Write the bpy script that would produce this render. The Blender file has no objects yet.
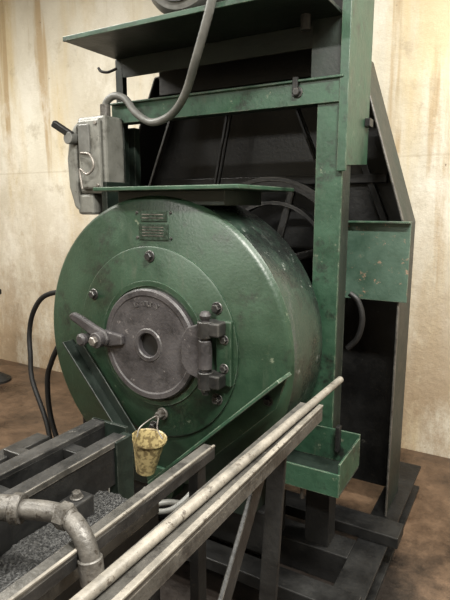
import bpy, math, random
from mathutils import Vector, Matrix, noise as mnoise
random.seed(4)
C=bpy.context.scene.collection
groups={}
# ---------------------------------------------------------------- materials
def newmat(name):
    m=bpy.data.materials.new(name); m.use_nodes=True
    nt=m.node_tree; b=nt.nodes['Principled BSDF']
    return m,nt,b
def surf(name,c1,c2,scale=6,rough=(.35,.6),metal=0.0,bump=.15,lo=.4,hi=.65,fine=60,c3=None,c3pos=.66,c4=None,c4pos=.62,stretch=(1,1,1),spec=.5,c5=None,edge=None):
    m,nt,b=newmat(name); N=nt.nodes; L=nt.links
    tc=N.new('ShaderNodeTexCoord'); mp=N.new('ShaderNodeMapping'); mp.inputs['Scale'].default_value=stretch
    L.new(tc.outputs['Object'],mp.inputs[0])
    n1=N.new('ShaderNodeTexNoise'); n1.inputs['Scale'].default_value=scale; n1.inputs['Detail'].default_value=10; n1.inputs['Roughness'].default_value=.7
    L.new(mp.outputs[0],n1.inputs['Vector'])
    r=N.new('ShaderNodeValToRGB'); r.color_ramp.elements[0].position=lo; r.color_ramp.elements[1].position=hi
    r.color_ramp.elements[0].color=(*c1,1); r.color_ramp.elements[1].color=(*c2,1)
    L.new(n1.outputs['Fac'],r.inputs[0])
    out=r.outputs[0]
    n2=N.new('ShaderNodeTexNoise'); n2.inputs['Scale'].default_value=fine; n2.inputs['Detail'].default_value=4
    L.new(tc.outputs['Object'],n2.inputs['Vector'])
    def layer(out,col,pos,sc,loc,w=.05,st=None):
        mq=N.new('ShaderNodeMapping'); mq.inputs['Location'].default_value=loc; mq.inputs['Scale'].default_value=st or stretch; L.new(tc.outputs['Object'],mq.inputs[0])
        n3=N.new('ShaderNodeTexNoise'); n3.inputs['Scale'].default_value=sc; n3.inputs['Detail'].default_value=12; n3.inputs['Roughness'].default_value=.75
        L.new(mq.outputs[0],n3.inputs['Vector'])
        r3=N.new('ShaderNodeValToRGB'); r3.color_ramp.elements[0].position=pos; r3.color_ramp.elements[1].position=pos+w
        L.new(n3.outputs['Fac'],r3.inputs[0])
        mx=N.new('ShaderNodeMixRGB'); mx.inputs[2].default_value=(*col,1)
        L.new(r3.outputs[0],mx.inputs[0]); L.new(out,mx.inputs[1]); return mx.outputs[0]
    if c4: out=layer(out,c4,c4pos,scale*1.2,(3,5,1),.12)
    if c5: out=layer(out,c5,.57,scale*2.2,(1,2,3),.12,(1,1,.22))
    if c3: out=layer(out,c3,c3pos,scale*3.3,(0,0,0),.03)
    if edge:   # paint worn off the arrises
        bv=N.new('ShaderNodeBevel'); bv.samples=4; bv.inputs['Radius'].default_value=.005
        ge=N.new('ShaderNodeNewGeometry'); dt=N.new('ShaderNodeVectorMath'); dt.operation='DOT_PRODUCT'
        L.new(bv.outputs[0],dt.inputs[0]); L.new(ge.outputs['Normal'],dt.inputs[1])
        rm=N.new('ShaderNodeMapRange'); rm.inputs['From Min'].default_value=.97; rm.inputs['From Max'].default_value=.86; rm.inputs['To Min'].default_value=0; rm.inputs['To Max'].default_value=1
        L.new(dt.outputs['Value'],rm.inputs[0])
        nn=N.new('ShaderNodeTexNoise'); nn.inputs['Scale'].default_value=22; nn.inputs['Detail'].default_value=6; L.new(tc.outputs['Object'],nn.inputs['Vector'])
        rn=N.new('ShaderNodeMapRange'); rn.inputs['From Min'].default_value=.42; rn.inputs['From Max'].default_value=.56; L.new(nn.outputs['Fac'],rn.inputs[0])
        mu=N.new('ShaderNodeMath'); mu.operation='MULTIPLY'; L.new(rm.outputs[0],mu.inputs[0]); L.new(rn.outputs[0],mu.inputs[1])
        mx=N.new('ShaderNodeMixRGB'); mx.inputs[2].default_value=(*edge,1); L.new(mu.outputs[0],mx.inputs[0]); L.new(out,mx.inputs[1]); out=mx.outputs[0]
    L.new(out,b.inputs['Base Color'])
    mr=N.new('ShaderNodeMapRange'); mr.inputs['From Min'].default_value=.3; mr.inputs['From Max'].default_value=.7
    mr.inputs['To Min'].default_value=rough[0]; mr.inputs['To Max'].default_value=rough[1]
    L.new(n1.outputs['Fac'],mr.inputs['Value']); L.new(mr.outputs[0],b.inputs['Roughness'])
    b.inputs['Metallic'].default_value=metal
    b.inputs['Specular IOR Level'].default_value=spec
    bp=N.new('ShaderNodeBump'); bp.inputs['Strength'].default_value=bump; bp.inputs['Distance'].default_value=.004
    ad=N.new('ShaderNodeMath'); ad.operation='ADD'; L.new(n1.outputs['Fac'],ad.inputs[0]); L.new(n2.outputs['Fac'],ad.inputs[1])
    L.new(ad.outputs[0],bp.inputs['Height']); L.new(bp.outputs[0],b.inputs['Normal'])
    return m
CH=(.075,.090,.062); ED=(.15,.16,.125)
G_FACE=surf('green_enamel',(.0070,.0185,.0098),(.0150,.0345,.0190),5,(.30,.52),0,.22,.35,.62,90,CH,.63,(.006,.009,.006),.53,spec=.42,c5=(.026,.038,.024),edge=(.08,.10,.08))
G_FRAME=surf('green_frame_paint',(.0090,.0270,.0150),(.0190,.049,.0285),7,(.36,.55),0,.25,.35,.62,60,CH,.62,(.006,.008,.006),.53,spec=.4,c5=(.030,.042,.027),edge=ED)
G_LIGHT=surf('green_bracket_paint',(.018,.040,.027),(.036,.068,.049),7,(.4,.6),0,.25,.35,.62,60,(.17,.11,.075),.58,edge=ED)
G_DARK=surf('dark_green_oily_shaded',(.003,.0055,.004),(.008,.0145,.0105),6,(.38,.58),0,.25,.4,.65,60,(.04,.045,.04),.66,spec=.35,edge=(.06,.065,.055))  # oily dark green; also paints shade into shelf underside and post web
RIMM=surf('oily_green_rim',(.007,.009,.008),(.013,.026,.018),4,(.14,.40),.05,.35,.40,.60,80,(.12,.13,.12),.61,(.006,.006,.006),.50,c5=(.04,.046,.042))
BLACKO=surf('oily_black_steel',(.003,.003,.003),(.010,.010,.0095),5,(.35,.62),.05,.3,.4,.65,60,(.04,.038,.035),.68,spec=.35)
DSTEEL=surf('dark_steel',(.009,.009,.009),(.026,.025,.0235),10,(.34,.55),.25,.25,.4,.65,90,(.12,.11,.10),.66,edge=(.11,.105,.095))
COVER=surf('worn_cast_iron',(.021,.019,.0205),(.044,.040,.041),9,(.44,.64),.1,.3,.35,.65,110,(.12,.11,.107),.62,(.012,.011,.0115),.52,edge=(.11,.105,.10))
STEEL=surf('bare_steel',(.11,.10,.09),(.24,.22,.20),12,(.35,.5),.5,.2,.35,.65,120,(.06,.05,.035),.7)
RODM=surf('dull_steel_bar',(.085,.078,.066),(.165,.150,.127),14,(.42,.6),.15,.25,.38,.62,120,(.04,.032,.024),.58)
RAILM=surf('worn_channel_steel',(.026,.025,.022),(.064,.060,.053),9,(.36,.56),.2,.3,.35,.65,120,(.15,.138,.118),.64,(.012,.0105,.0095),.51,edge=(.18,.165,.145))
GREYB=surf('grey_box_enamel',(.075,.075,.066),(.125,.125,.112),9,(.4,.55),0,.15,.35,.65,80,(.03,.024,.018),.62,(.045,.043,.036),.54,edge=(.17,.17,.155))
GREYP=surf('grey_conduit',(.060,.060,.055),(.10,.10,.092),15,(.42,.58),0,.1)
GALV=surf('galvanised_fitting',(.035,.032,.028),(.095,.088,.078),16,(.40,.58),.3,.35,.35,.65,120,(.02,.016,.012),.55)
RUBBER=surf('black_rubber',(.003,.003,.003),(.006,.006,.006),12,(.5,.65),spec=.3)
GRIT=surf('steel_grit',(.005,.005,.005),(.060,.060,.058),160,(.38,.6),.35,.9,.45,.62,300)
DARKHOLE=surf('bore_shade',(.002,.002,.002),(.004,.004,.004))  # near-black colour stands in for the shade inside the cover bore
PLATE=surf('nameplate_metal',(.010,.020,.013),(.024,.042,.030),60,(.3,.5),.2,.3,.45,.6,200,(.09,.10,.09),.60)
def cupmat():
    m,nt,b=newmat('printed_paper'); N=nt.nodes;L=nt.links
    tc=N.new('ShaderNodeTexCoord'); v=N.new('ShaderNodeTexNoise'); v.inputs['Scale'].default_value=70; v.inputs['Detail'].default_value=6
    r=N.new('ShaderNodeValToRGB'); e=r.color_ramp.elements; e[0].position=.42;e[0].color=(.12,.09,.04,1);e[1].position=.55;e[1].color=(.31,.25,.12,1)
    L.new(tc.outputs['Object'],v.inputs['Vector']);L.new(v.outputs['Fac'],r.inputs[0]);L.new(r.outputs[0],b.inputs['Base Color']);b.inputs['Roughness'].default_value=.5
    return m
CUP=cupmat()
def wallmat():
    m,nt,b=newmat('stained_plaster'); N=nt.nodes;L=nt.links
    tc=N.new('ShaderNodeTexCoord')
    def noi(scale,st,det=8,ro=.6,loc=(0,0,0)):
        mp=N.new('ShaderNodeMapping'); mp.inputs['Scale'].default_value=st; mp.inputs['Location'].default_value=loc; L.new(tc.outputs['Object'],mp.inputs[0])
        n=N.new('ShaderNodeTexNoise'); n.inputs['Scale'].default_value=scale;n.inputs['Detail'].default_value=det;n.inputs['Roughness'].default_value=ro
        L.new(mp.outputs[0],n.inputs['Vector']); return n.outputs['Fac']
    def ramp(f,a,bb,c0=(0,0,0,1),c1=(1,1,1,1)):
        r=N.new('ShaderNodeValToRGB'); r.color_ramp.elements[0].position=a;r.color_ramp.elements[1].position=bb
        r.color_ramp.elements[0].color=c0;r.color_ramp.elements[1].color=c1; L.new(f,r.inputs[0]); return r.outputs[0]
    def mul(a,k):
        x=N.new('ShaderNodeMath'); x.operation='MULTIPLY'; L.new(a,x.inputs[0]); x.inputs[1].default_value=k; return x.outputs[0]
    def mix(fac,a,col):
        x=N.new('ShaderNodeMixRGB'); L.new(fac,x.inputs[0]); L.new(a,x.inputs[1]); x.inputs[2].default_value=(*col,1); return x.outputs[0]
    base=ramp(noi(1.6,(1,1,.7)),.35,.68,(.43,.395,.32,1),(.58,.555,.475,1))
    o=mix(mul(ramp(noi(2.6,(1,1,.14)),.50,.64),.75),base,(.46,.37,.215))
    o=mix(mul(ramp(noi(6,(1,1,.07),5,.55,(3,0,1)),.59,.68),.8),o,(.33,.24,.13))
    o=mix(mul(ramp(noi(4,(1,1,1),12,.75,(7,0,1)),.56,.66),.55),o,(.31,.265,.195))
    o=mix(mul(ramp(noi(2.2,(1,1,.6),12,.7,(4,0,9)),.50,.60),.5),o,(.63,.61,.55))
    o=mix(ramp(noi(16,(1,1,1),10,.75,(1,0,4)),.66,.69),o,(.12,.09,.065))
    sx=N.new('ShaderNodeSeparateXYZ'); L.new(tc.outputs['Object'],sx.inputs[0])
    mr=N.new('ShaderNodeMapRange'); mr.inputs['From Min'].default_value=2.0; mr.inputs['From Max'].default_value=0; mr.inputs['To Min'].default_value=0; mr.inputs['To Max'].default_value=1.15
    L.new(sx.outputs[2],mr.inputs[0])
    mm=N.new('ShaderNodeMath'); mm.operation='MULTIPLY'; mm.use_clamp=True; L.new(mr.outputs[0],mm.inputs[0]); L.new(ramp(noi(3,(1,1,.5),12,.78,(2,2,2)),.32,.56),mm.inputs[1])
    o=mix(mm.outputs[0],o,(.27,.205,.135))
    for zc in(1.78,):
        s=N.new('ShaderNodeMath'); s.operation='SUBTRACT'; L.new(sx.outputs[2],s.inputs[0]); s.inputs[1].default_value=zc
        a=N.new('ShaderNodeMath'); a.operation='ABSOLUTE'; L.new(s.outputs[0],a.inputs[0])
        c=N.new('ShaderNodeMath'); c.operation='LESS_THAN'; L.new(a.outputs[0],c.inputs[0]); c.inputs[1].default_value=.006
        o=mix(mul(c.outputs[0],.3),o,(.3,.25,.18))
    L.new(o,b.inputs['Base Color']); b.inputs['Roughness'].default_value=.7; b.inputs['Specular IOR Level'].default_value=.25
    bp=N.new('ShaderNodeBump'); bp.inputs['Strength'].default_value=.5; bp.inputs['Distance'].default_value=.02
    L.new(noi(9,(1,1,1),12,.7),bp.inputs['Height']); L.new(bp.outputs[0],b.inputs['Normal'])
    return m
WALL=wallmat()
def floormat():
    m,nt,b=newmat('stained_concrete_floor'); N=nt.nodes;L=nt.links
    tc=N.new('ShaderNodeTexCoord')
    n=N.new('ShaderNodeTexNoise'); n.inputs['Scale'].default_value=3.5;n.inputs['Detail'].default_value=12;n.inputs['Roughness'].default_value=.75; L.new(tc.outputs['Object'],n.inputs['Vector'])
    r=N.new('ShaderNodeValToRGB'); r.color_ramp.elements[0].position=.38;r.color_ramp.elements[1].position=.64
    r.color_ramp.elements[0].color=(.022,.012,.007,1);r.color_ramp.elements[1].color=(.105,.064,.037,1); L.new(n.outputs['Fac'],r.inputs[0])
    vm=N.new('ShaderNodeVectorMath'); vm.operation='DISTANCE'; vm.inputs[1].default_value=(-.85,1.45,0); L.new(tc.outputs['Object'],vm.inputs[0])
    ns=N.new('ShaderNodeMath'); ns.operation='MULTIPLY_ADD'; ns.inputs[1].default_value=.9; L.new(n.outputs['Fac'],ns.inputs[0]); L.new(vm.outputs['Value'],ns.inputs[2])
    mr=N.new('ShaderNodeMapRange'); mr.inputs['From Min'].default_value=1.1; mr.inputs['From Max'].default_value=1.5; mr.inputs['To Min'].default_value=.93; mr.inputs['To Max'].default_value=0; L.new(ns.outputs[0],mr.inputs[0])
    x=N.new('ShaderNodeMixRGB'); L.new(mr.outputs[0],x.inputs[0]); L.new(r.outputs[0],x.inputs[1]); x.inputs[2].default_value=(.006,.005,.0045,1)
    L.new(x.outputs[0],b.inputs['Base Color'])
    rr=N.new('ShaderNodeMapRange'); rr.inputs['From Min'].default_value=.35; rr.inputs['From Max'].default_value=.65; rr.inputs['To Min'].default_value=.25; rr.inputs['To Max'].default_value=.6; L.new(n.outputs['Fac'],rr.inputs[0]); L.new(rr.outputs[0],b.inputs['Roughness'])
    bp=N.new('ShaderNodeBump'); bp.inputs['Strength'].default_value=.4; bp.inputs['Distance'].default_value=.01; L.new(n.outputs['Fac'],bp.inputs['Height']); L.new(bp.outputs[0],b.inputs['Normal'])
    return m
FLOOR=floormat()
# ---------------------------------------------------------------- mesh helpers
def mk(name,v,f,mat,par,smooth=False,bev=0,seg=2):
    me=bpy.data.meshes.new(name); me.from_pydata([tuple(x) for x in v],[],f); me.update()
    import bmesh
    bm=bmesh.new(); bm.from_mesh(me); bmesh.ops.recalc_face_normals(bm,faces=bm.faces[:]); bm.to_mesh(me); bm.free()
    me.materials.append(mat); o=bpy.data.objects.new(name,me); C.objects.link(o)
    if smooth:
        for p in me.polygons: p.use_smooth=True
        try: me.set_sharp_from_angle(angle=math.radians(38))
        except Exception: pass
    if bev:
        b=o.modifiers.new('bevel','BEVEL'); b.width=bev; b.segments=seg; b.limit_method='ANGLE'
    if par: groups.setdefault(par,[]).append(o)
    return o
def box(name,x0,x1,y0,y1,z0,z1,mat,par,bev=.003):
    v=[(x,y,z) for x in(x0,x1) for y in(y0,y1) for z in(z0,z1)]
    f=[(0,1,3,2),(4,6,7,5),(0,4,5,1),(2,3,7,6),(0,2,6,4),(1,5,7,3)]
    return mk(name,v,f,mat,par,bev=bev)
def prism(name,pts,ax,a0,a1,mat,par,bev=.003,smooth=False):
    def P(p,a): return {'Y':(p[0],a,p[1]),'X':(a,p[0],p[1]),'Z':(p[0],p[1],a)}[ax]
    n=len(pts); v=[P(p,a0) for p in pts]+[P(p,a1) for p in pts]
    f=[tuple(range(n)),tuple(range(2*n-1,n-1,-1))]+[(i,(i+1)%n,n+(i+1)%n,n+i) for i in range(n)]
    return mk(name,v,f,mat,par,bev=bev,smooth=smooth)
def beam(name,p0,p1,w,h,mat,par,up=(0,0,1),bev=.003):
    p0=Vector(p0);p1=Vector(p1);d=(p1-p0).normalized(); s=d.cross(Vector(up)).normalized(); u=s.cross(d)
    v=[]
    for p in(p0,p1):
        for a,b in((-1,-1),(1,-1),(1,1),(-1,1)): v.append(p+s*a*w/2+u*b*h/2)
    f=[(0,1,2,3),(7,6,5,4)]+[(i,(i+1)%4,4+(i+1)%4,4+i) for i in range(4)]
    return mk(name,v,f,mat,par,bev=bev)
def frame(d):
    d=Vector(d).normalized(); a=Vector((0,0,1)) if abs(d.z)<.9 else Vector((1,0,0))
    s=d.cross(a).normalized(); return d,s,s.cross(d)
def lathe(name,c,axis,prof,mat,par,n=64,rot=0,smooth=True,bev=0):
    c=Vector(c); d,s,u=frame(axis); v=[];f=[]
    for r,t in prof:
        for i in range(n):
            a=2*math.pi*i/n+rot; v.append(c+d*t+(s*math.cos(a)+u*math.sin(a))*r)
    for k in range(len(prof)-1):
        for i in range(n):
            j=(i+1)%n; f.append((k*n+i,k*n+j,(k+1)*n+j,(k+1)*n+i))
    if prof[0][0]>1e-6 : f.append(tuple(range(n)))
    if prof[-1][0]>1e-6: f.append(tuple(range((len(prof)-1)*n,len(prof)*n)))
    return mk(name,v,f,mat,par,smooth=smooth,bev=bev)
def ringlathe(name,c,axis,prof,mat,par,n=64):
    c=Vector(c); d,s,u=frame(axis); v=[];f=[];m=len(prof)
    for r,t in prof:
        for i in range(n):
            a=2*math.pi*i/n; v.append(c+d*t+(s*math.cos(a)+u*math.sin(a))*r)
    for k in range(m):
        for i in range(n):
            j=(i+1)%n;k2=(k+1)%m; f.append((k*n+i,k*n+j,k2*n+j,k2*n+i))
    return mk(name,v,f,mat,par,smooth=True)
def cyl(name,p0,p1,r,mat,par,r1=None,n=28,bev=.002):
    p0=Vector(p0);p1=Vector(p1); L=(p1-p0).length; r1=r if r1 is None else r1; b=min(bev,r*.3)
    return lathe(name,p0,p1-p0,[(r-b,0),(r,b),(r1,L-b),(r1-b,L)],mat,par,n)
def hexbolt(name,p,axis,r,h,mat,par,washer=True):
    p=Vector(p);d=Vector(axis).normalized()
    lathe(name,p,d,[(r,0),(r,h*.85),(r*.85,h)],mat,par,n=6,smooth=False)
    if washer: cyl(name+'_washer',p,p+d*h*.25,r*1.45,mat,par,n=20)
def tube(name,pts,r,mat,par,n=12,sub=8,rib=0):
    P=[Vector(p) for p in pts]; S=[]
    Q=[P[0]*2-P[1]]+P+[P[-1]*2-P[-2]]
    for i in range(1,len(Q)-2):
        for k in range(sub):
            t=k/sub; a,b,c,d=Q[i-1],Q[i],Q[i+1],Q[i+2]
            S.append(.5*((2*b)+(c-a)*t+(2*a-5*b+4*c-d)*t*t+(3*b-a-3*c+d)*t**3))
    S.append(P[-1]); v=[];f=[]; u=None
    for i,p in enumerate(S):
        d=(S[min(i+1,len(S)-1)]-S[max(i-1,0)]).normalized()
        if u is None: _,s0,u=frame(d)
        u=(u-d*u.dot(d)).normalized(); s=d.cross(u)
        rr=r*(1+(rib if i%2 else 0))
        for k in range(n):
            a=2*math.pi*k/n; v.append(p+(s*math.cos(a)+u*math.sin(a))*rr)
    for i in range(len(S)-1):
        for k in range(n): f.append((i*n+k,i*n+(k+1)%n,(i+1)*n+(k+1)%n,(i+1)*n+k))
    f.append(tuple(range(n))); f.append(tuple(range((len(S)-1)*n,len(S)*n)))
    return mk(name,v,f,mat,par,smooth=True)
# ---------------------------------------------------------------- room
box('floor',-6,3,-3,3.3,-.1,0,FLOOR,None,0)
box('wall_back',-6,3,3.2,3.35,0,3.8,WALL,None,0)
box('wall_left',-6.1,-6,-3,3.35,0,3.8,WALL,None,0)
box('wall_right',3,3.1,-3,3.35,0,3.8,WALL,None,0)
box('wall_front',-6,3,-3.1,-3,0,3.8,WALL,None,0)
box('ceiling',-6,3,-3,3.3,3.8,3.9,WALL,None,0)
# ---------------------------------------------------------------- drum housing
D='wheel_drum_housing'; cx,cz=-1.17,.985; F=1.5
lathe('drum_shell',(cx,1.82,cz),(0,-1,0),[(.30,0),(.53,0),(.545,.01),(.552,.27),(.548,.293)],RIMM,D,128)
lathe('front_face',(cx,F+.03,cz),(0,-1,0),[(.550,0),(.552,.006),(.546,.020),(.532,.03),(0,.03)],G_FACE,D,128)
lathe('flange_ring',(cx,F,cz+.01),(0,-1,0),[(.360,0),(.360,.010),(.354,.014),(.0,.014)],G_FACE,D,96)
ringlathe('cover_seat',(cx,F,cz+.01),(0,-1,0),[(.215,.010),(.238,.010),(.236,.020),(.217,.020)],G_FACE,D,80)
cz+=.01
ringlathe('access_cover',(cx,F,cz),(0,-1,0),[(.044,.01),(.206,.01),(.209,.034),(.203,.042),(.186,.042),(.181,.038),(.063,.038),(.060,.042),(.048,.042),(.044,.038)],COVER,D,96)
lathe('bore_back',(cx,F-.016,cz),(0,-1,0),[(.045,0),(.045,.002),(0,.002)],DARKHOLE,D,32)
for i in range(8):
    a=math.radians(90+20-5.5*i); r=.155
    p=Vector((cx+r*math.cos(a),F-.039,cz+r*math.sin(a))); t=Vector((-math.sin(a),0,math.cos(a))); n_=Vector((math.cos(a),0,math.sin(a)))
    if i in(2,6):
        ringlathe('cast_letter_%d'%i,p,(0,1,0),[(.005,0),(.008,0),(.008,.004),(.005,.004)],COVER,D,16); continue
    beam('cast_letter_%d'%i,p-n_*.009+t*.004,p+n_*.009+t*.004,.004,.004,COVER,D,up=(0,1,0),bev=0)
    beam('cast_letter_bar_%d'%i,p-t*.005+n_*.007*(1 if i%2 else -1),p+t*.005+n_*.007*(1 if i%2 else -1),.004,.004,COVER,D,up=(0,1,0),bev=0)
for i in range(6):
    a=math.radians(30+60*i); hexbolt('ring_bolt_%d'%i,(cx+.325*math.cos(a),F-.013,cz+.325*math.sin(a)),(0,-1,0),.015,.02,DSTEEL,D)
HX=-.905
cyl('hinge_pin',(HX,1.435,.87),(HX,1.435,1.13),.014,COVER,D)
for z0,z1 in((.885,.945),(1.065,1.120)):
    cyl('hinge_knuckle',(HX,1.435,z0),(HX,1.435,z1),.027,DSTEEL,D)
cyl('hinge_barrel',(HX,1.435,.955),(HX,1.435,1.055),.023,COVER,D)
lathe('hinge_knob',(HX,1.435,1.12),(0,0,1),[(.010,0),(.017,.008),(.020,.02),(.014,.032),(0,.036)],COVER,D,20)
lathe('hinge_knob_low',(HX,1.435,.885),(0,0,-1),[(.014,0),(.017,.008),(.012,.022),(0,.026)],DSTEEL,D,20)
prism('hinge_leaf',[(HX-.005,.905),(HX-.005,1.115),(HX-.075,1.09),(HX-.10,1.05),(HX-.10,.96),(HX-.075,.925)],'Y',1.435,1.452,COVER,D,.004)
for z in(.915,1.095):
    box('hinge_bracket',HX-.01,HX+.06,1.42,F-.012,z-.024,z+.024,DSTEEL,D,.006)
box('hinge_pad',HX+.02,HX+.08,F-.032,F-.01,.89,1.12,G_FACE,D,.006)
hexbolt('hinge_bolt_a',(HX+.055,F-.032,1.055),(0,-1,0),.012,.014,DSTEEL,D); hexbolt('hinge_bolt_b',(HX+.055,F-.032,.955),(0,-1,0),.012,.014,DSTEEL,D)
LX,LZ=-1.375,.998
prism('latch_handle',[(-1.385,.965),(-1.345,.975),(-1.335,1.0),(-1.35,1.03),(-1.40,1.045),(-1.47,1.075),(-1.515,1.088),(-1.535,1.078),(-1.53,1.058),(-1.48,1.035),(-1.42,1.005),(-1.40,.98)],'Y',1.425,1.45,COVER,D,.008)
cyl('latch_boss',(LX,1.40,LZ),(LX,F-.01,LZ),.030,COVER,D); hexbolt('latch_nut',(LX,1.40,LZ),(0,-1,0),.018,.018,STEEL,D,False)
cyl('latch_stud',(-1.445,1.41,LZ-.005),(-1.445,F-.01,LZ-.005),.020,DSTEEL,D); lathe('latch_stud_cap',(-1.445,1.41,LZ-.005),(0,-1,0),[(.024,0),(.024,.012),(.016,.02),(0,.02)],COVER,D,20)
prism('latch_tongue',[(-1.37,.965),(-1.28,.985),(-1.28,1.02),(-1.37,1.03)],'Y',1.44,1.462,COVER,D,.005)
box('nameplate_upper',-1.215,-1.10,F-.004,F+.002,1.445,1.480,PLATE,D,.001)
box('nameplate',-1.225,-1.095,F-.004,F+.002,1.378,1.435,PLATE,D,.001)
for z in(1.392,1.402,1.412,1.422,1.455,1.467): box('plate_line',-1.21,-1.115,F-.0055,F-.003,z,z+.003,RAILM,D,0)
for x in(-1.235,-1.085):
    for z in(1.385,1.475): lathe('rivet',(x,F,z),(0,-1,0),[(.006,0),(.004,.005),(0,.006)],DSTEEL,D,10)
box('top_plate',-1.40,-.79,1.45,1.90,1.552,1.566,G_FRAME,D,.003)
box('top_plate_lip',-1.34,-.88,1.52,1.80,1.50,1.552,G_DARK,D,.003)
box('drum_saddle',-1.55,-.79,1.56,1.82,.36,.62,G_DARK,D,.005)
prism('drain_spout',[(-1.24,.50),(-1.06,.50),(-1.10,.38),(-1.20,.38)],'Y',1.49,1.62,G_FRAME,D,.004)
# ---------------------------------------------------------------- V brackets
V='chute_bracket'
beam('left_bar',(-1.575,1.452,.960),(-1.19,1.452,.515),.008,.060,G_DARK,V,up=(0,1,0))
beam('left_flange',(-1.535,1.470,.955),(-1.18,1.470,.53),.04,.008,G_DARK,V,up=(0,1,0))
prism('right_angle_face',[(-.600,.985),(-.640,.865),(-1.00,.520),(-1.10,.520)],'Y',1.425,1.437,G_FRAME,V,.002)
beam('right_angle_top',(-.592,1.385,.992),(-1.09,1.385,.525),.095,.012,G_FRAME,V,up=(-.68,0,.73))
hexbolt('gusset_bolt',(-.665,1.425,.89),(0,-1,0),.012,.015,DSTEEL,V)
# ---------------------------------------------------------------- machine stand
M='steel_gantry'
box('post_front_flange',-.688,-.588,1.85,1.862,.50,1.945,G_FRAME,M,.002)
box('post_web',-.600,-.588,1.862,1.94,.50,1.945,G_DARK,M,.002)
box('post_lower',-.688,-.588,1.852,1.94,.132,.50,BLACKO,M,.002)
box('post_back_flange',-.688,-.588,1.94,1.95,.5,1.945,G_DARK,M,.002)
box('crossbeam_face',-1.64,-.59,1.838,1.85,1.855,1.935,G_FRAME,M,.002)
box('crossbeam_flange',-1.64,-.59,1.826,1.85,1.933,1.941,G_FRAME,M,.002)
box('crossbeam_low_flange',-1.64,-.70,1.85,1.90,1.855,1.862,G_DARK,M,.002)
hexbolt('beam_bolt',(-.76,1.838,1.90),(0,-1,0),.014,.02,DSTEEL,M)
box('beam_clip',-.775,-.755,1.822,1.838,1.885,1.95,BLACKO,M,.002)
box('left_post',-1.665,-1.625,1.90,1.93,1.0,2.14,G_DARK,M,.002)
box('left_post_low',-1.665,-1.60,1.94,1.98,.132,1.85,G_DARK,M,.002)
prism('upper_side_panel',[(1.85,1.64),(2.14,1.66),(2.14,2.75),(1.85,2.75)],'X',-.590,-.580,G_FRAME,M,.002)
box('upper_side_panel_edge',-.604,-.572,1.832,1.850,1.62,2.75,G_FRAME,M,.002)
box('side_upper_rail',-.72,-.61,1.86,1.87,1.945,2.14,G_DARK,M,.002)
box('panel_latch',-.580,-.560,2.08,2.13,1.80,1.83,BLACKO,M,.002)
box('bracket_plate',-.665,-.400,2.165,2.175,1.110,1.438,G_LIGHT,M,.002)
box('bracket_flange',-.665,-.400,2.13,2.165,1.430,1.438,G_FRAME,M,.002)
prism('bracket_gusset',[(1.98,1.435),(2.165,1.435),(2.165,1.115),(2.05,1.115)],'X',-.660,-.653,G_LIGHT,M,.002)
box('rear_post',-.72,-.66,2.12,2.18,.18,1.9,G_DARK,M,.002)
M='steel_shelf'
box('top_shelf',-1.66,-.61,1.60,2.18,2.14,2.152,G_DARK,M,.002)
box('shelf_front_edge',-1.66,-.61,1.59,1.60,2.138,2.156,G_FRAME,M,.002)
box('shelf_web',-1.625,-.61,1.90,1.91,2.06,2.14,G_DARK,M,.002)
box('shelf_rear_web',-1.625,-.61,2.17,2.18,2.03,2.14,BLACKO,M,.002)
tube('shelf_hook',[(-1.62,1.86,2.09),(-1.655,1.84,2.075),(-1.685,1.83,2.08),(-1.70,1.83,2.095)],.006,BLACKO,M)
cyl('shelf_bolt',(-.72,1.80,2.09),(-.72,1.80,2.14),.018,DSTEEL,M)
M='steel_gantry'
box('skid_right',-.50,-.38,1.55,2.75,0,.015,BLACKO,M,.002); box('skid_right_web',-.445,-.435,1.55,2.75,.015,.12,BLACKO,M,.002); box('skid_right_top',-.50,-.38,1.55,2.75,.12,.132,BLACKO,M,.002)
box('skid_cross',-1.75,-.34,1.98,2.10,.132,.18,BLACKO,M,.004)
box('skid_cross_mid',-1.75,-.50,1.83,1.96,.0,.132,BLACKO,M,.004)
box('skid_cross_front',-1.75,-.38,1.50,1.60,.132,.18,BLACKO,M,.004)
box('skid_left',-1.75,-1.63,1.45,2.75,0,.132,BLACKO,M,.004)
box('base_cabinet',-1.58,-.76,1.62,1.82,.18,.36,BLACKO,M,.006)
# ---------------------------------------------------------------- belt guard
B='belt_guard'
poly=[(-.435,.135),(-.435,1.43),(-.655,2.12),(-1.66,2.12),(-1.90,1.60),(-1.90,.135)]
GREYIN=surf('guard_sheet',(.003,.003,.003),(.011,.011,.0105),4,(.35,.55),.1,.25,.38,.62,60,(.035,.035,.03),.64,spec=.35)
prism('back_sheet',poly,'Y',2.44,2.447,GREYIN,B,0)
for i in range(len(poly)-1):
    a=poly[i];b=poly[i+1]
    v=[(a[0],2.19,a[1]),(b[0],2.19,b[1]),(b[0],2.44,b[1]),(a[0],2.44,a[1])]
    n=Vector((-(b[1]-a[1]),0,b[0]-a[0])).normalized()*.006
    v=v+[tuple(Vector(x)+n) for x in v]
    mk('side_strip_%d'%i,v,[(0,1,2,3),(7,6,5,4),(0,4,5,1),(1,5,6,2),(2,6,7,3),(3,7,4,0)],G_DARK if i<2 else GREYIN,B)
    beam('edge_rim_%d'%i,(a[0],2.19,a[1]),(b[0],2.19,b[1]),.008,.018,RAILM,B,up=(0,1,0))
prism('top_extension',[(-.72,2.12),(-1.60,2.12),(-1.60,2.6),(-.72,2.6)],'Y',2.44,2.447,GREYIN,B,0)
beam('guard_stay',(-1.50,2.20,2.10),(-1.80,2.20,1.40),.012,.03,DSTEEL,B,up=(0,1,0))
beam('guard_stay_b',(-.85,2.42,2.10),(-.55,2.42,1.40),.03,.02,BLACKO,B,up=(0,1,0))
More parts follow.
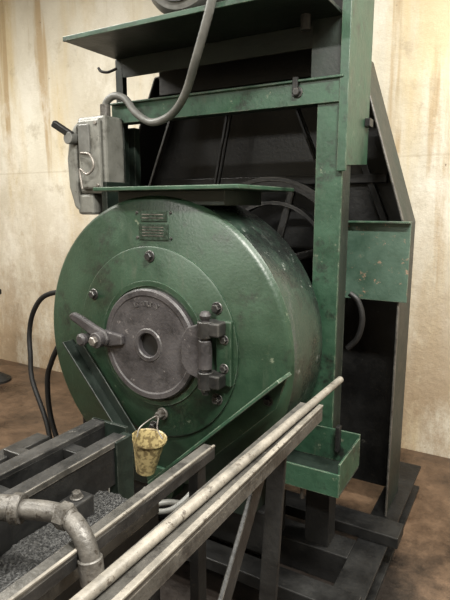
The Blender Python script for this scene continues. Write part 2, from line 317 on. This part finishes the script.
box('guard_crossbar',-1.80,-.56,2.40,2.43,1.60,1.64,BLACKO,B,.003)
# ---------------------------------------------------------------- pulleys + belts
Pn='drive_pulley'; pc=(-1.03,2.24,1.235)
for R_,nm in((.385,'rim'),):
    ringlathe(nm,pc,(0,1,0),[(R_-.035,-.05),(R_,-.05),(R_,-.02),(R_-.015,0),(R_,.02),(R_,.05),(R_-.035,.05)],DSTEEL,Pn,96)
ringlathe('rim_bead',pc,(0,1,0),[(.375,-.058),(.392,-.058),(.392,-.048),(.375,-.048)],DSTEEL,Pn,96)
ringlathe('inner_rim',pc,(0,1,0),[(.27,-.03),(.285,-.03),(.285,.02),(.27,.02)],DSTEEL,Pn,80)
lathe('hub',(pc[0],pc[1]-.07,pc[2]),(0,1,0),[(.03,0),(.06,0),(.065,.01),(.065,.13),(.06,.14)],DSTEEL,Pn,32)
for i in range(6):
    a=math.radians(60*i+15); beam('spoke_%d'%i,(pc[0]+.05*math.cos(a),pc[1],pc[2]+.05*math.sin(a)),(pc[0]+.355*math.cos(a),pc[1],pc[2]+.355*math.sin(a)),.035,.03,DSTEEL,Pn,up=(0,1,0),bev=.008)
cyl('shaft',(pc[0],1.9,pc[2]),(pc[0],2.4,pc[2]),.028,DSTEEL,Pn)
cyl('motor_sheave',(-1.15,2.24,2.25),(-1.15,2.33,2.25),.07,DSTEEL,Pn)
for s in(-1,1):
    for k in(0,1): beam('belt_%d_%d'%(s,k),(-1.15+s*.07,2.225+.035*k+.03,2.25),(pc[0]+s*.380,2.225+.035*k,1.28),.014,.012,RUBBER,Pn)
# ---------------------------------------------------------------- motor
E='electric_motor'; mx,mz=-1.15,2.365; k=1.40
lathe('fan_cover',(mx,1.78,mz),(0,-1,0),[(.135*k,0),(.135*k,.07),(.12*k,.10),(.08*k,.115),(0,.118)],GREYP,E,48)
for r in(.035,.06,.085,.11,.14): ringlathe('grille_%d'%int(r*1000),(mx,1.655,mz),(0,1,0),[(r-.005,.0+r*.08),(r+.005,.0+r*.08),(r+.005,.012+r*.08),(r-.005,.012+r*.08)],BLACKO,E,40)
lathe('stator',(mx,1.78,mz),(0,1,0),[(.12*k,0),(.125*k,.01),(.125*k,.29),(.11*k,.31),(.04*k,.33)],GREYP,E,48)
for i in range(28):
    a=2*math.pi*i/28; beam('fin_%d'%i,(mx+.125*k*math.cos(a),1.79,mz+.125*k*math.sin(a)),(mx+.125*k*math.cos(a),2.05,mz+.125*k*math.sin(a)),.004,.02,GREYP,E,up=(math.cos(a),0,math.sin(a)),bev=0)
cyl('motor_shaft',(mx,2.05,mz),(mx,2.22,mz),.02,STEEL,E)
for s in(-1,1): box('foot_%d'%s,mx+s*.13-.03,mx+s*.13+.03,1.82,2.03,2.153,2.24,GREYP,E,.004)
box('terminal_box',mx+.15,mx+.23,1.80,1.90,2.31,2.42,GREYP,E,.006)
# ---------------------------------------------------------------- conduit
K='flexible_conduit'
tube('hose',[(-.915,1.85,2.38),(-.885,1.75,2.39),(-.895,1.62,2.33),(-.925,1.56,2.22),(-.975,1.57,2.10),(-1.045,1.61,2.00),(-1.14,1.68,1.905),(-1.24,1.73,1.848),(-1.35,1.75,1.830),(-1.44,1.76,1.875),(-1.50,1.77,1.935),(-1.56,1.77,1.955),(-1.605,1.77,1.935),(-1.615,1.77,1.90)],.015,GREYP,K,14,14,.05)
cyl('connector',(-1.615,1.77,1.925),(-1.615,1.77,1.876),.022,GALV,K)
# ---------------------------------------------------------------- disconnect switch
S='disconnect_switch_box'
box('body',-1.735,-1.575,1.72,1.84,1.55,1.875,GREYB,S,.012)
box('door',-1.715,-1.59,1.698,1.72,1.57,1.86,GREYB,S,.010)
prism('side_housing',[(-1.735,1.86),(-1.735,1.47),(-1.765,1.49),(-1.795,1.58),(-1.80,1.70),(-1.78,1.80)],'Y',1.71,1.82,GREYB,S,.014)
box('lower_box',-1.755,-1.66,1.72,1.84,1.46,1.55,GREYB,S,.012)
box('door_panel',-1.705,-1.64,1.690,1.70,1.72,1.84,GREYP,S,.006)
beam('lever',(-1.735,1.69,1.795),(-1.815,1.66,1.850),.030,.028,BLACKO,S,up=(0,1,0),bev=.006)
cyl('lever_pivot',(-1.745,1.67,1.785),(-1.745,1.72,1.785),.025,GREYP,S)
tube('latch_wire',[(-1.68,1.68,1.72),(-1.62,1.67,1.71),(-1.60,1.67,1.66),(-1.64,1.67,1.63),(-1.68,1.67,1.65),(-1.67,1.67,1.57)],.005,STEEL,S)
hexbolt('cover_screw',(-1.605,1.698,1.84),(0,-1,0),.008,.008,STEEL,S,False); hexbolt('cover_screw_b',(-1.605,1.698,1.585),(0,-1,0),.008,.008,STEEL,S,False)
box('mount_strap',-1.60,-1.57,1.71,1.86,1.44,1.60,G_DARK,S,.003)
# ---------------------------------------------------------------- cup
U='paper_cup'
ax=(.16,0,1); c0=(-1.112,1.355,.562)
ringlathe('cup_wall',c0,ax,[(.034,0),(.059,.132),(.063,.135),(.063,.127),(.057,.127),(.0325,.004)],CUP,U,40)
lathe('cup_base',c0,ax,[(.033,.001),(.033,.005),(0,.005)],CUP,U,32)
tube('hanging_wire',[(-1.147,1.355,.683),(-1.145,1.375,.715),(-1.12,1.44,.737),(-1.07,1.375,.725),(-1.033,1.355,.702)],.0025,STEEL,U,8)
hexbolt('wire_stud',(-1.12,1.478,.735),(0,-1,0),.016,.04,GALV,U)
# ---------------------------------------------------------------- rails
R='feed_rail'
box('channel_top',-.530,-.462,-.05,1.36,.925,.935,RAILM,R,.002)
box('channel_outer_web',-.470,-.462,-.05,1.36,.892,.926,RAILM,R,.002)
box('channel_outer_lip',-.474,-.460,-.05,1.36,.934,.940,RODM,R,.002)
box('channel_inner_web',-.530,-.522,-.05,1.36,.892,.926,DSTEEL,R,.002)
beam('support_leg',(-.50,1.06,.90),(-.50,.36,.02),.012,.05,DSTEEL,R,up=(0,1,0))
beam('support_leg_far',(-.51,1.16,.90),(-.51,1.06,.02),.05,.012,BLACKO,R,up=(0,1,0))
box('leg_foot',-.55,-.45,.28,.44,0,.015,DSTEEL,R)
cyl('guide_rod',(-.515,-.05,.946),(-.478,1.57,.950),.011,RODM,R)
R2='inner_rail'
box('angle_top',-.725,-.690,.05,1.14,.842,.850,RAILM,R2,.002)
box('angle_web',-.697,-.690,.05,1.14,.815,.843,DSTEEL,R2,.002)
box('angle_lip',-.696,-.689,.05,1.14,.849,.854,RODM,R2,.001)
box('rail_leg',-.725,-.695,.40,.46,0,.83,BLACKO,R2,.002)
box('rail_leg_far',-.725,-.695,1.06,1.10,0,.83,BLACKO,R2,.002)
# ---------------------------------------------------------------- tray
T='steel_tray'
box('bottom',-.785,-.475,1.60,1.835,.520,.528,G_DARK,T,.002)
box('front',-.785,-.475,1.592,1.60,.520,.605,G_FRAME,T,.002)
box('back',-.785,-.475,1.835,1.843,.528,.655,G_FRAME,T,.002)
box('end_right',-.483,-.475,1.60,1.835,.528,.64,G_FRAME,T,.002)
box('end_left',-.785,-.777,1.60,1.835,.528,.605,G_FRAME,T,.002)
box('clamp',-.56,-.545,1.80,1.832,.58,.68,BLACKO,T,.003)
hexbolt('mount_bolt',(-.63,1.66,.52),(0,0,-1),.013,.035,GALV,T); cyl('mount_stud',(-.63,1.66,.44),(-.63,1.66,.52),.008,GALV,T)
# ---------------------------------------------------------------- left conveyor
N_='feed_conveyor'
box('rail_a',-1.125,-1.075,.1,1.13,.83,.845,DSTEEL,N_,.003); box('rail_a_web',-1.085,-1.075,.1,1.13,.74,.832,BLACKO,N_,.002)
box('rail_b',-1.02,-.975,.1,1.10,.815,.832,DSTEEL,N_,.003); box('rail_b_web',-.985,-.975,.1,1.10,.70,.816,BLACKO,N_,.002)
box('rail_b_edge',-.976,-.972,.1,1.10,.815,.832,RAILM,N_,.001)
box('end_plate',-1.13,-.99,1.12,1.132,.70,.845,G_DARK,N_,.002)
box('end_post',-1.0,-.965,1.05,1.12,.0,.83,G_DARK,N_,.002)
box('cross_a',-1.12,-.98,.70,.74,.80,.828,BLACKO,N_,.002); box('cross_b',-1.12,-.98,.95,.99,.80,.828,BLACKO,N_,.002)
box('hopper_bed',-1.08,-.78,.1,1.00,.40,.70,BLACKO,N_,.004)
box('hopper_lip',-.795,-.778,.1,1.00,.70,.735,RAILM,N_,.002)
for y in(.15,.94):
    for x in(-1.07,-.83): box('leg',x,x+.04,y,y+.04,0,.42,BLACKO,N_,.002)
box('clamp_block',-.965,-.91,.83,.90,.70,.765,DSTEEL,N_,.005)
hexbolt('clamp_bolt',(-.937,.865,.765),(0,0,1),.012,.018,GALV,N_)
beam('tie_bar',(-.955,.48,.76),(-.80,.52,.76),.03,.03,DSTEEL,N_)
box('outer_rail',-1.42,-1.36,.2,1.15,.70,.72,DSTEEL,N_,.003); box('outer_cross',-1.38,-1.08,.98,1.02,.70,.74,DSTEEL,N_,.003)
for y in(.3,1.05): box('outer_leg',-1.41,-1.37,y,y+.04,0,.70,BLACKO,N_,.002)
nx,ny=34,90; v=[];f=[]
for j in range(ny+1):
    for i in range(nx+1):
        x=-.972+.175*i/nx; y=.11+.88*j/ny
        v.append((x,y,.714+.010*mnoise.noise(Vector((x*14,y*14,0)))+.006*mnoise.noise(Vector((x*70,y*70,3)))+random.uniform(0,.003)))
for j in range(ny):
    for i in range(nx): a=j*(nx+1)+i; f.append((a,a+1,a+nx+2,a+nx+1))
mk('bed',v,f,GRIT,'steel_grit_pile')
# ---------------------------------------------------------------- pipe elbow assembly
Q='pipe_elbow_fitting'
cyl('inlet_pipe',(-1.06,.53,.89),(-.90,.607,.89),.020,GALV,Q)
lathe('hex_union',(-.925,.596,.89),(.9,.43,0),[(.030,0),(.033,.004),(.033,.030),(.030,.034)],GALV,Q,6,smooth=False)
cyl('collar',(-.90,.607,.89),(-.845,.632,.89),.026,GALV,Q)
cyl('collar_band',(-.862,.624,.89),(-.842,.633,.89),.031,GALV,Q)
tube('elbow',[(-.85,.628,.89),(-.80,.650,.89),(-.745,.660,.888),(-.700,.652,.872),(-.675,.646,.84),(-.667,.643,.805)],.020,GALV,Q,20,8)
lathe('elbow_nut',(-.765,.658,.889),(.98,.1,-.02),[(.022,0),(.027,.003),(.027,.025),(.022,.028)],GALV,Q,6,smooth=False)
cyl('hose_ferrule',(-.672,.645,.835),(-.664,.642,.785),.024,GALV,Q)
tube('hose_tail',[(-.665,.642,.79),(-.660,.640,.74),(-.652,.635,.64),(-.648,.62,.50),(-.65,.60,.30),(-.65,.60,.02)],.017,GREYP,Q,16,8)
cyl('valve_body',(-.93,.42,.745),(-.93,.42,.81),.030,DSTEEL,Q); hexbolt('valve_cap',(-.93,.42,.81),(0,0,1),.022,.018,GALV,Q)
cyl('valve_side',(-.93,.42,.77),(-.84,.46,.77),.018,DSTEEL,Q); hexbolt('side_nut',(-.845,.458,.77),(.83,.40,0),.025,.02,GALV,Q,False)
box('valve_base',-.99,-.86,.36,.54,.715,.750,BLACKO,Q,.004)
# ---------------------------------------------------------------- pipes below the drum
W='air_hose'
tube('hose_a',[(-1.20,1.28,.55),(-1.17,1.24,.50),(-1.08,1.20,.50),(-1.00,1.22,.53),(-.94,1.28,.53),(-.90,1.34,.47),(-.90,1.38,.25),(-.95,1.40,.02)],.010,GREYP,W)
cyl('tee_body',(-1.205,1.28,.52),(-1.205,1.28,.63),.022,GALV,W); cyl('tee_arm',(-1.205,1.28,.58),(-1.15,1.25,.58),.017,GALV,W)
hexbolt('tee_nut',(-1.205,1.28,.63),(0,0,1),.026,.02,GALV,W,False); tube('tee_pipe',[(-1.205,1.28,.52),(-1.22,1.28,.40),(-1.25,1.30,.30),(-1.27,1.32,.02)],.014,GALV,W)
tube('coil',[(-1.02,1.24,.58),(-.98,1.20,.54),(-.90,1.22,.55),(-.86,1.30,.60),(-.89,1.34,.62),(-.96,1.33,.60)],.009,GREYP,W)
X='power_cable'
tube('loop_a',[(-1.85,1.95,.99),(-2.00,1.95,1.02),(-2.15,1.95,1.04),(-2.29,1.95,1.00),(-2.38,1.95,.90),(-2.42,1.95,.78),(-2.40,1.93,.66),(-2.36,1.9,.52),(-2.2,1.85,.30),(-2.1,1.8,.014)],.014,RUBBER,X)
tube('loop_c',[(-1.78,1.8,.95),(-1.90,1.8,.92),(-2.00,1.8,.82),(-2.08,1.8,.70),(-2.12,1.8,.58),(-2.10,1.8,.35),(-1.95,1.8,.014)],.014,RUBBER,X)
tube('loop_d',[(-1.74,1.8,.90),(-1.82,1.8,.82),(-1.87,1.8,.70),(-1.86,1.8,.5),(-1.84,1.8,.014)],.012,RUBBER,X)
X='guard_cable'
tube('loop_e',[(-.60,2.05,1.15),(-.565,2.05,1.12),(-.545,2.05,1.05),(-.56,2.05,.97),(-.60,2.05,.92)],.012,RUBBER,X)
Y_='floor_stand'
cyl('column',(-3.88,2.75,.03),(-3.88,2.75,.75),.03,BLACKO,Y_); lathe('foot',(-3.88,2.75,0),(0,0,1),[(.12,0),(.12,.02),(.06,.06),(.03,.08)],BLACKO,Y_,32)
box('head',-3.98,-3.85,2.65,2.85,.75,.80,BLACKO,Y_,.01)
# ceiling luminaires
def tubeLight(nm,x,y,z,L,W,power,col):
    box(nm+'_housing',x-L/2,x+L/2,y-W/2,y+W/2,z+.02,z+.09,GREYB,nm,.01)
    for s in(-1,1): cyl('hanger',(x+s*L*.35,y,z+.09),(x+s*L*.35,y,3.8),.006,STEEL,nm)
    l=bpy.data.lights.new(nm+'_lamp','AREA'); l.shape='RECTANGLE'; l.size=L; l.size_y=W; l.energy=power; l.color=col
    o=bpy.data.objects.new(nm+'_lamp',l); C.objects.link(o); o.location=(x,y,z); groups[nm].append(o)
tubeLight('ceiling_light_fixture',.4,.3,3.3,1.0,.22,330,(1,.97,.90))
tubeLight('ceiling_light_fixture.001',-3.2,1.0,3.4,2.0,.25,195,(1,.97,.90))
tubeLight('ceiling_light_fixture.002',.9,2.3,3.4,1.4,.25,130,(1,.97,.90))
tubeLight('ceiling_light_fixture.003',-1.6,-1.4,3.2,1.6,.25,200,(1,.98,.92))
# ---------------------------------------------------------------- group empties
for g,obs in groups.items():
    lo=Vector((1e9,)*3);hi=Vector((-1e9,)*3)
    for o in obs:
        if o.type=='MESH':
            for vv in o.data.vertices:
                for i in range(3): lo[i]=min(lo[i],vv.co[i]);hi[i]=max(hi[i],vv.co[i])
    c=Vector(((lo.x+hi.x)/2,(lo.y+hi.y)/2,lo.z))
    e=bpy.data.objects.new(g,None); e.empty_display_size=.05; C.objects.link(e); e.location=c
    for o in obs: o.parent=e; o.location=Vector(o.location)-c
# ---------------------------------------------------------------- world, camera
w=bpy.data.worlds.new('world'); bpy.context.scene.world=w; w.use_nodes=True
w.node_tree.nodes['Background'].inputs[0].default_value=(.9,.88,.82,1); w.node_tree.nodes['Background'].inputs[1].default_value=.1
cd=bpy.data.cameras.new('camera'); cam=bpy.data.objects.new('camera',cd); C.objects.link(cam)
cd.sensor_width=36; cd.lens=31.2; cd.clip_start=.02
cam.location=(0,0,1.5); cam.rotation_euler=(math.radians(79.7),0,math.radians(30))
bpy.context.scene.camera=cam
bpy.context.scene.view_settings.view_transform='Standard'
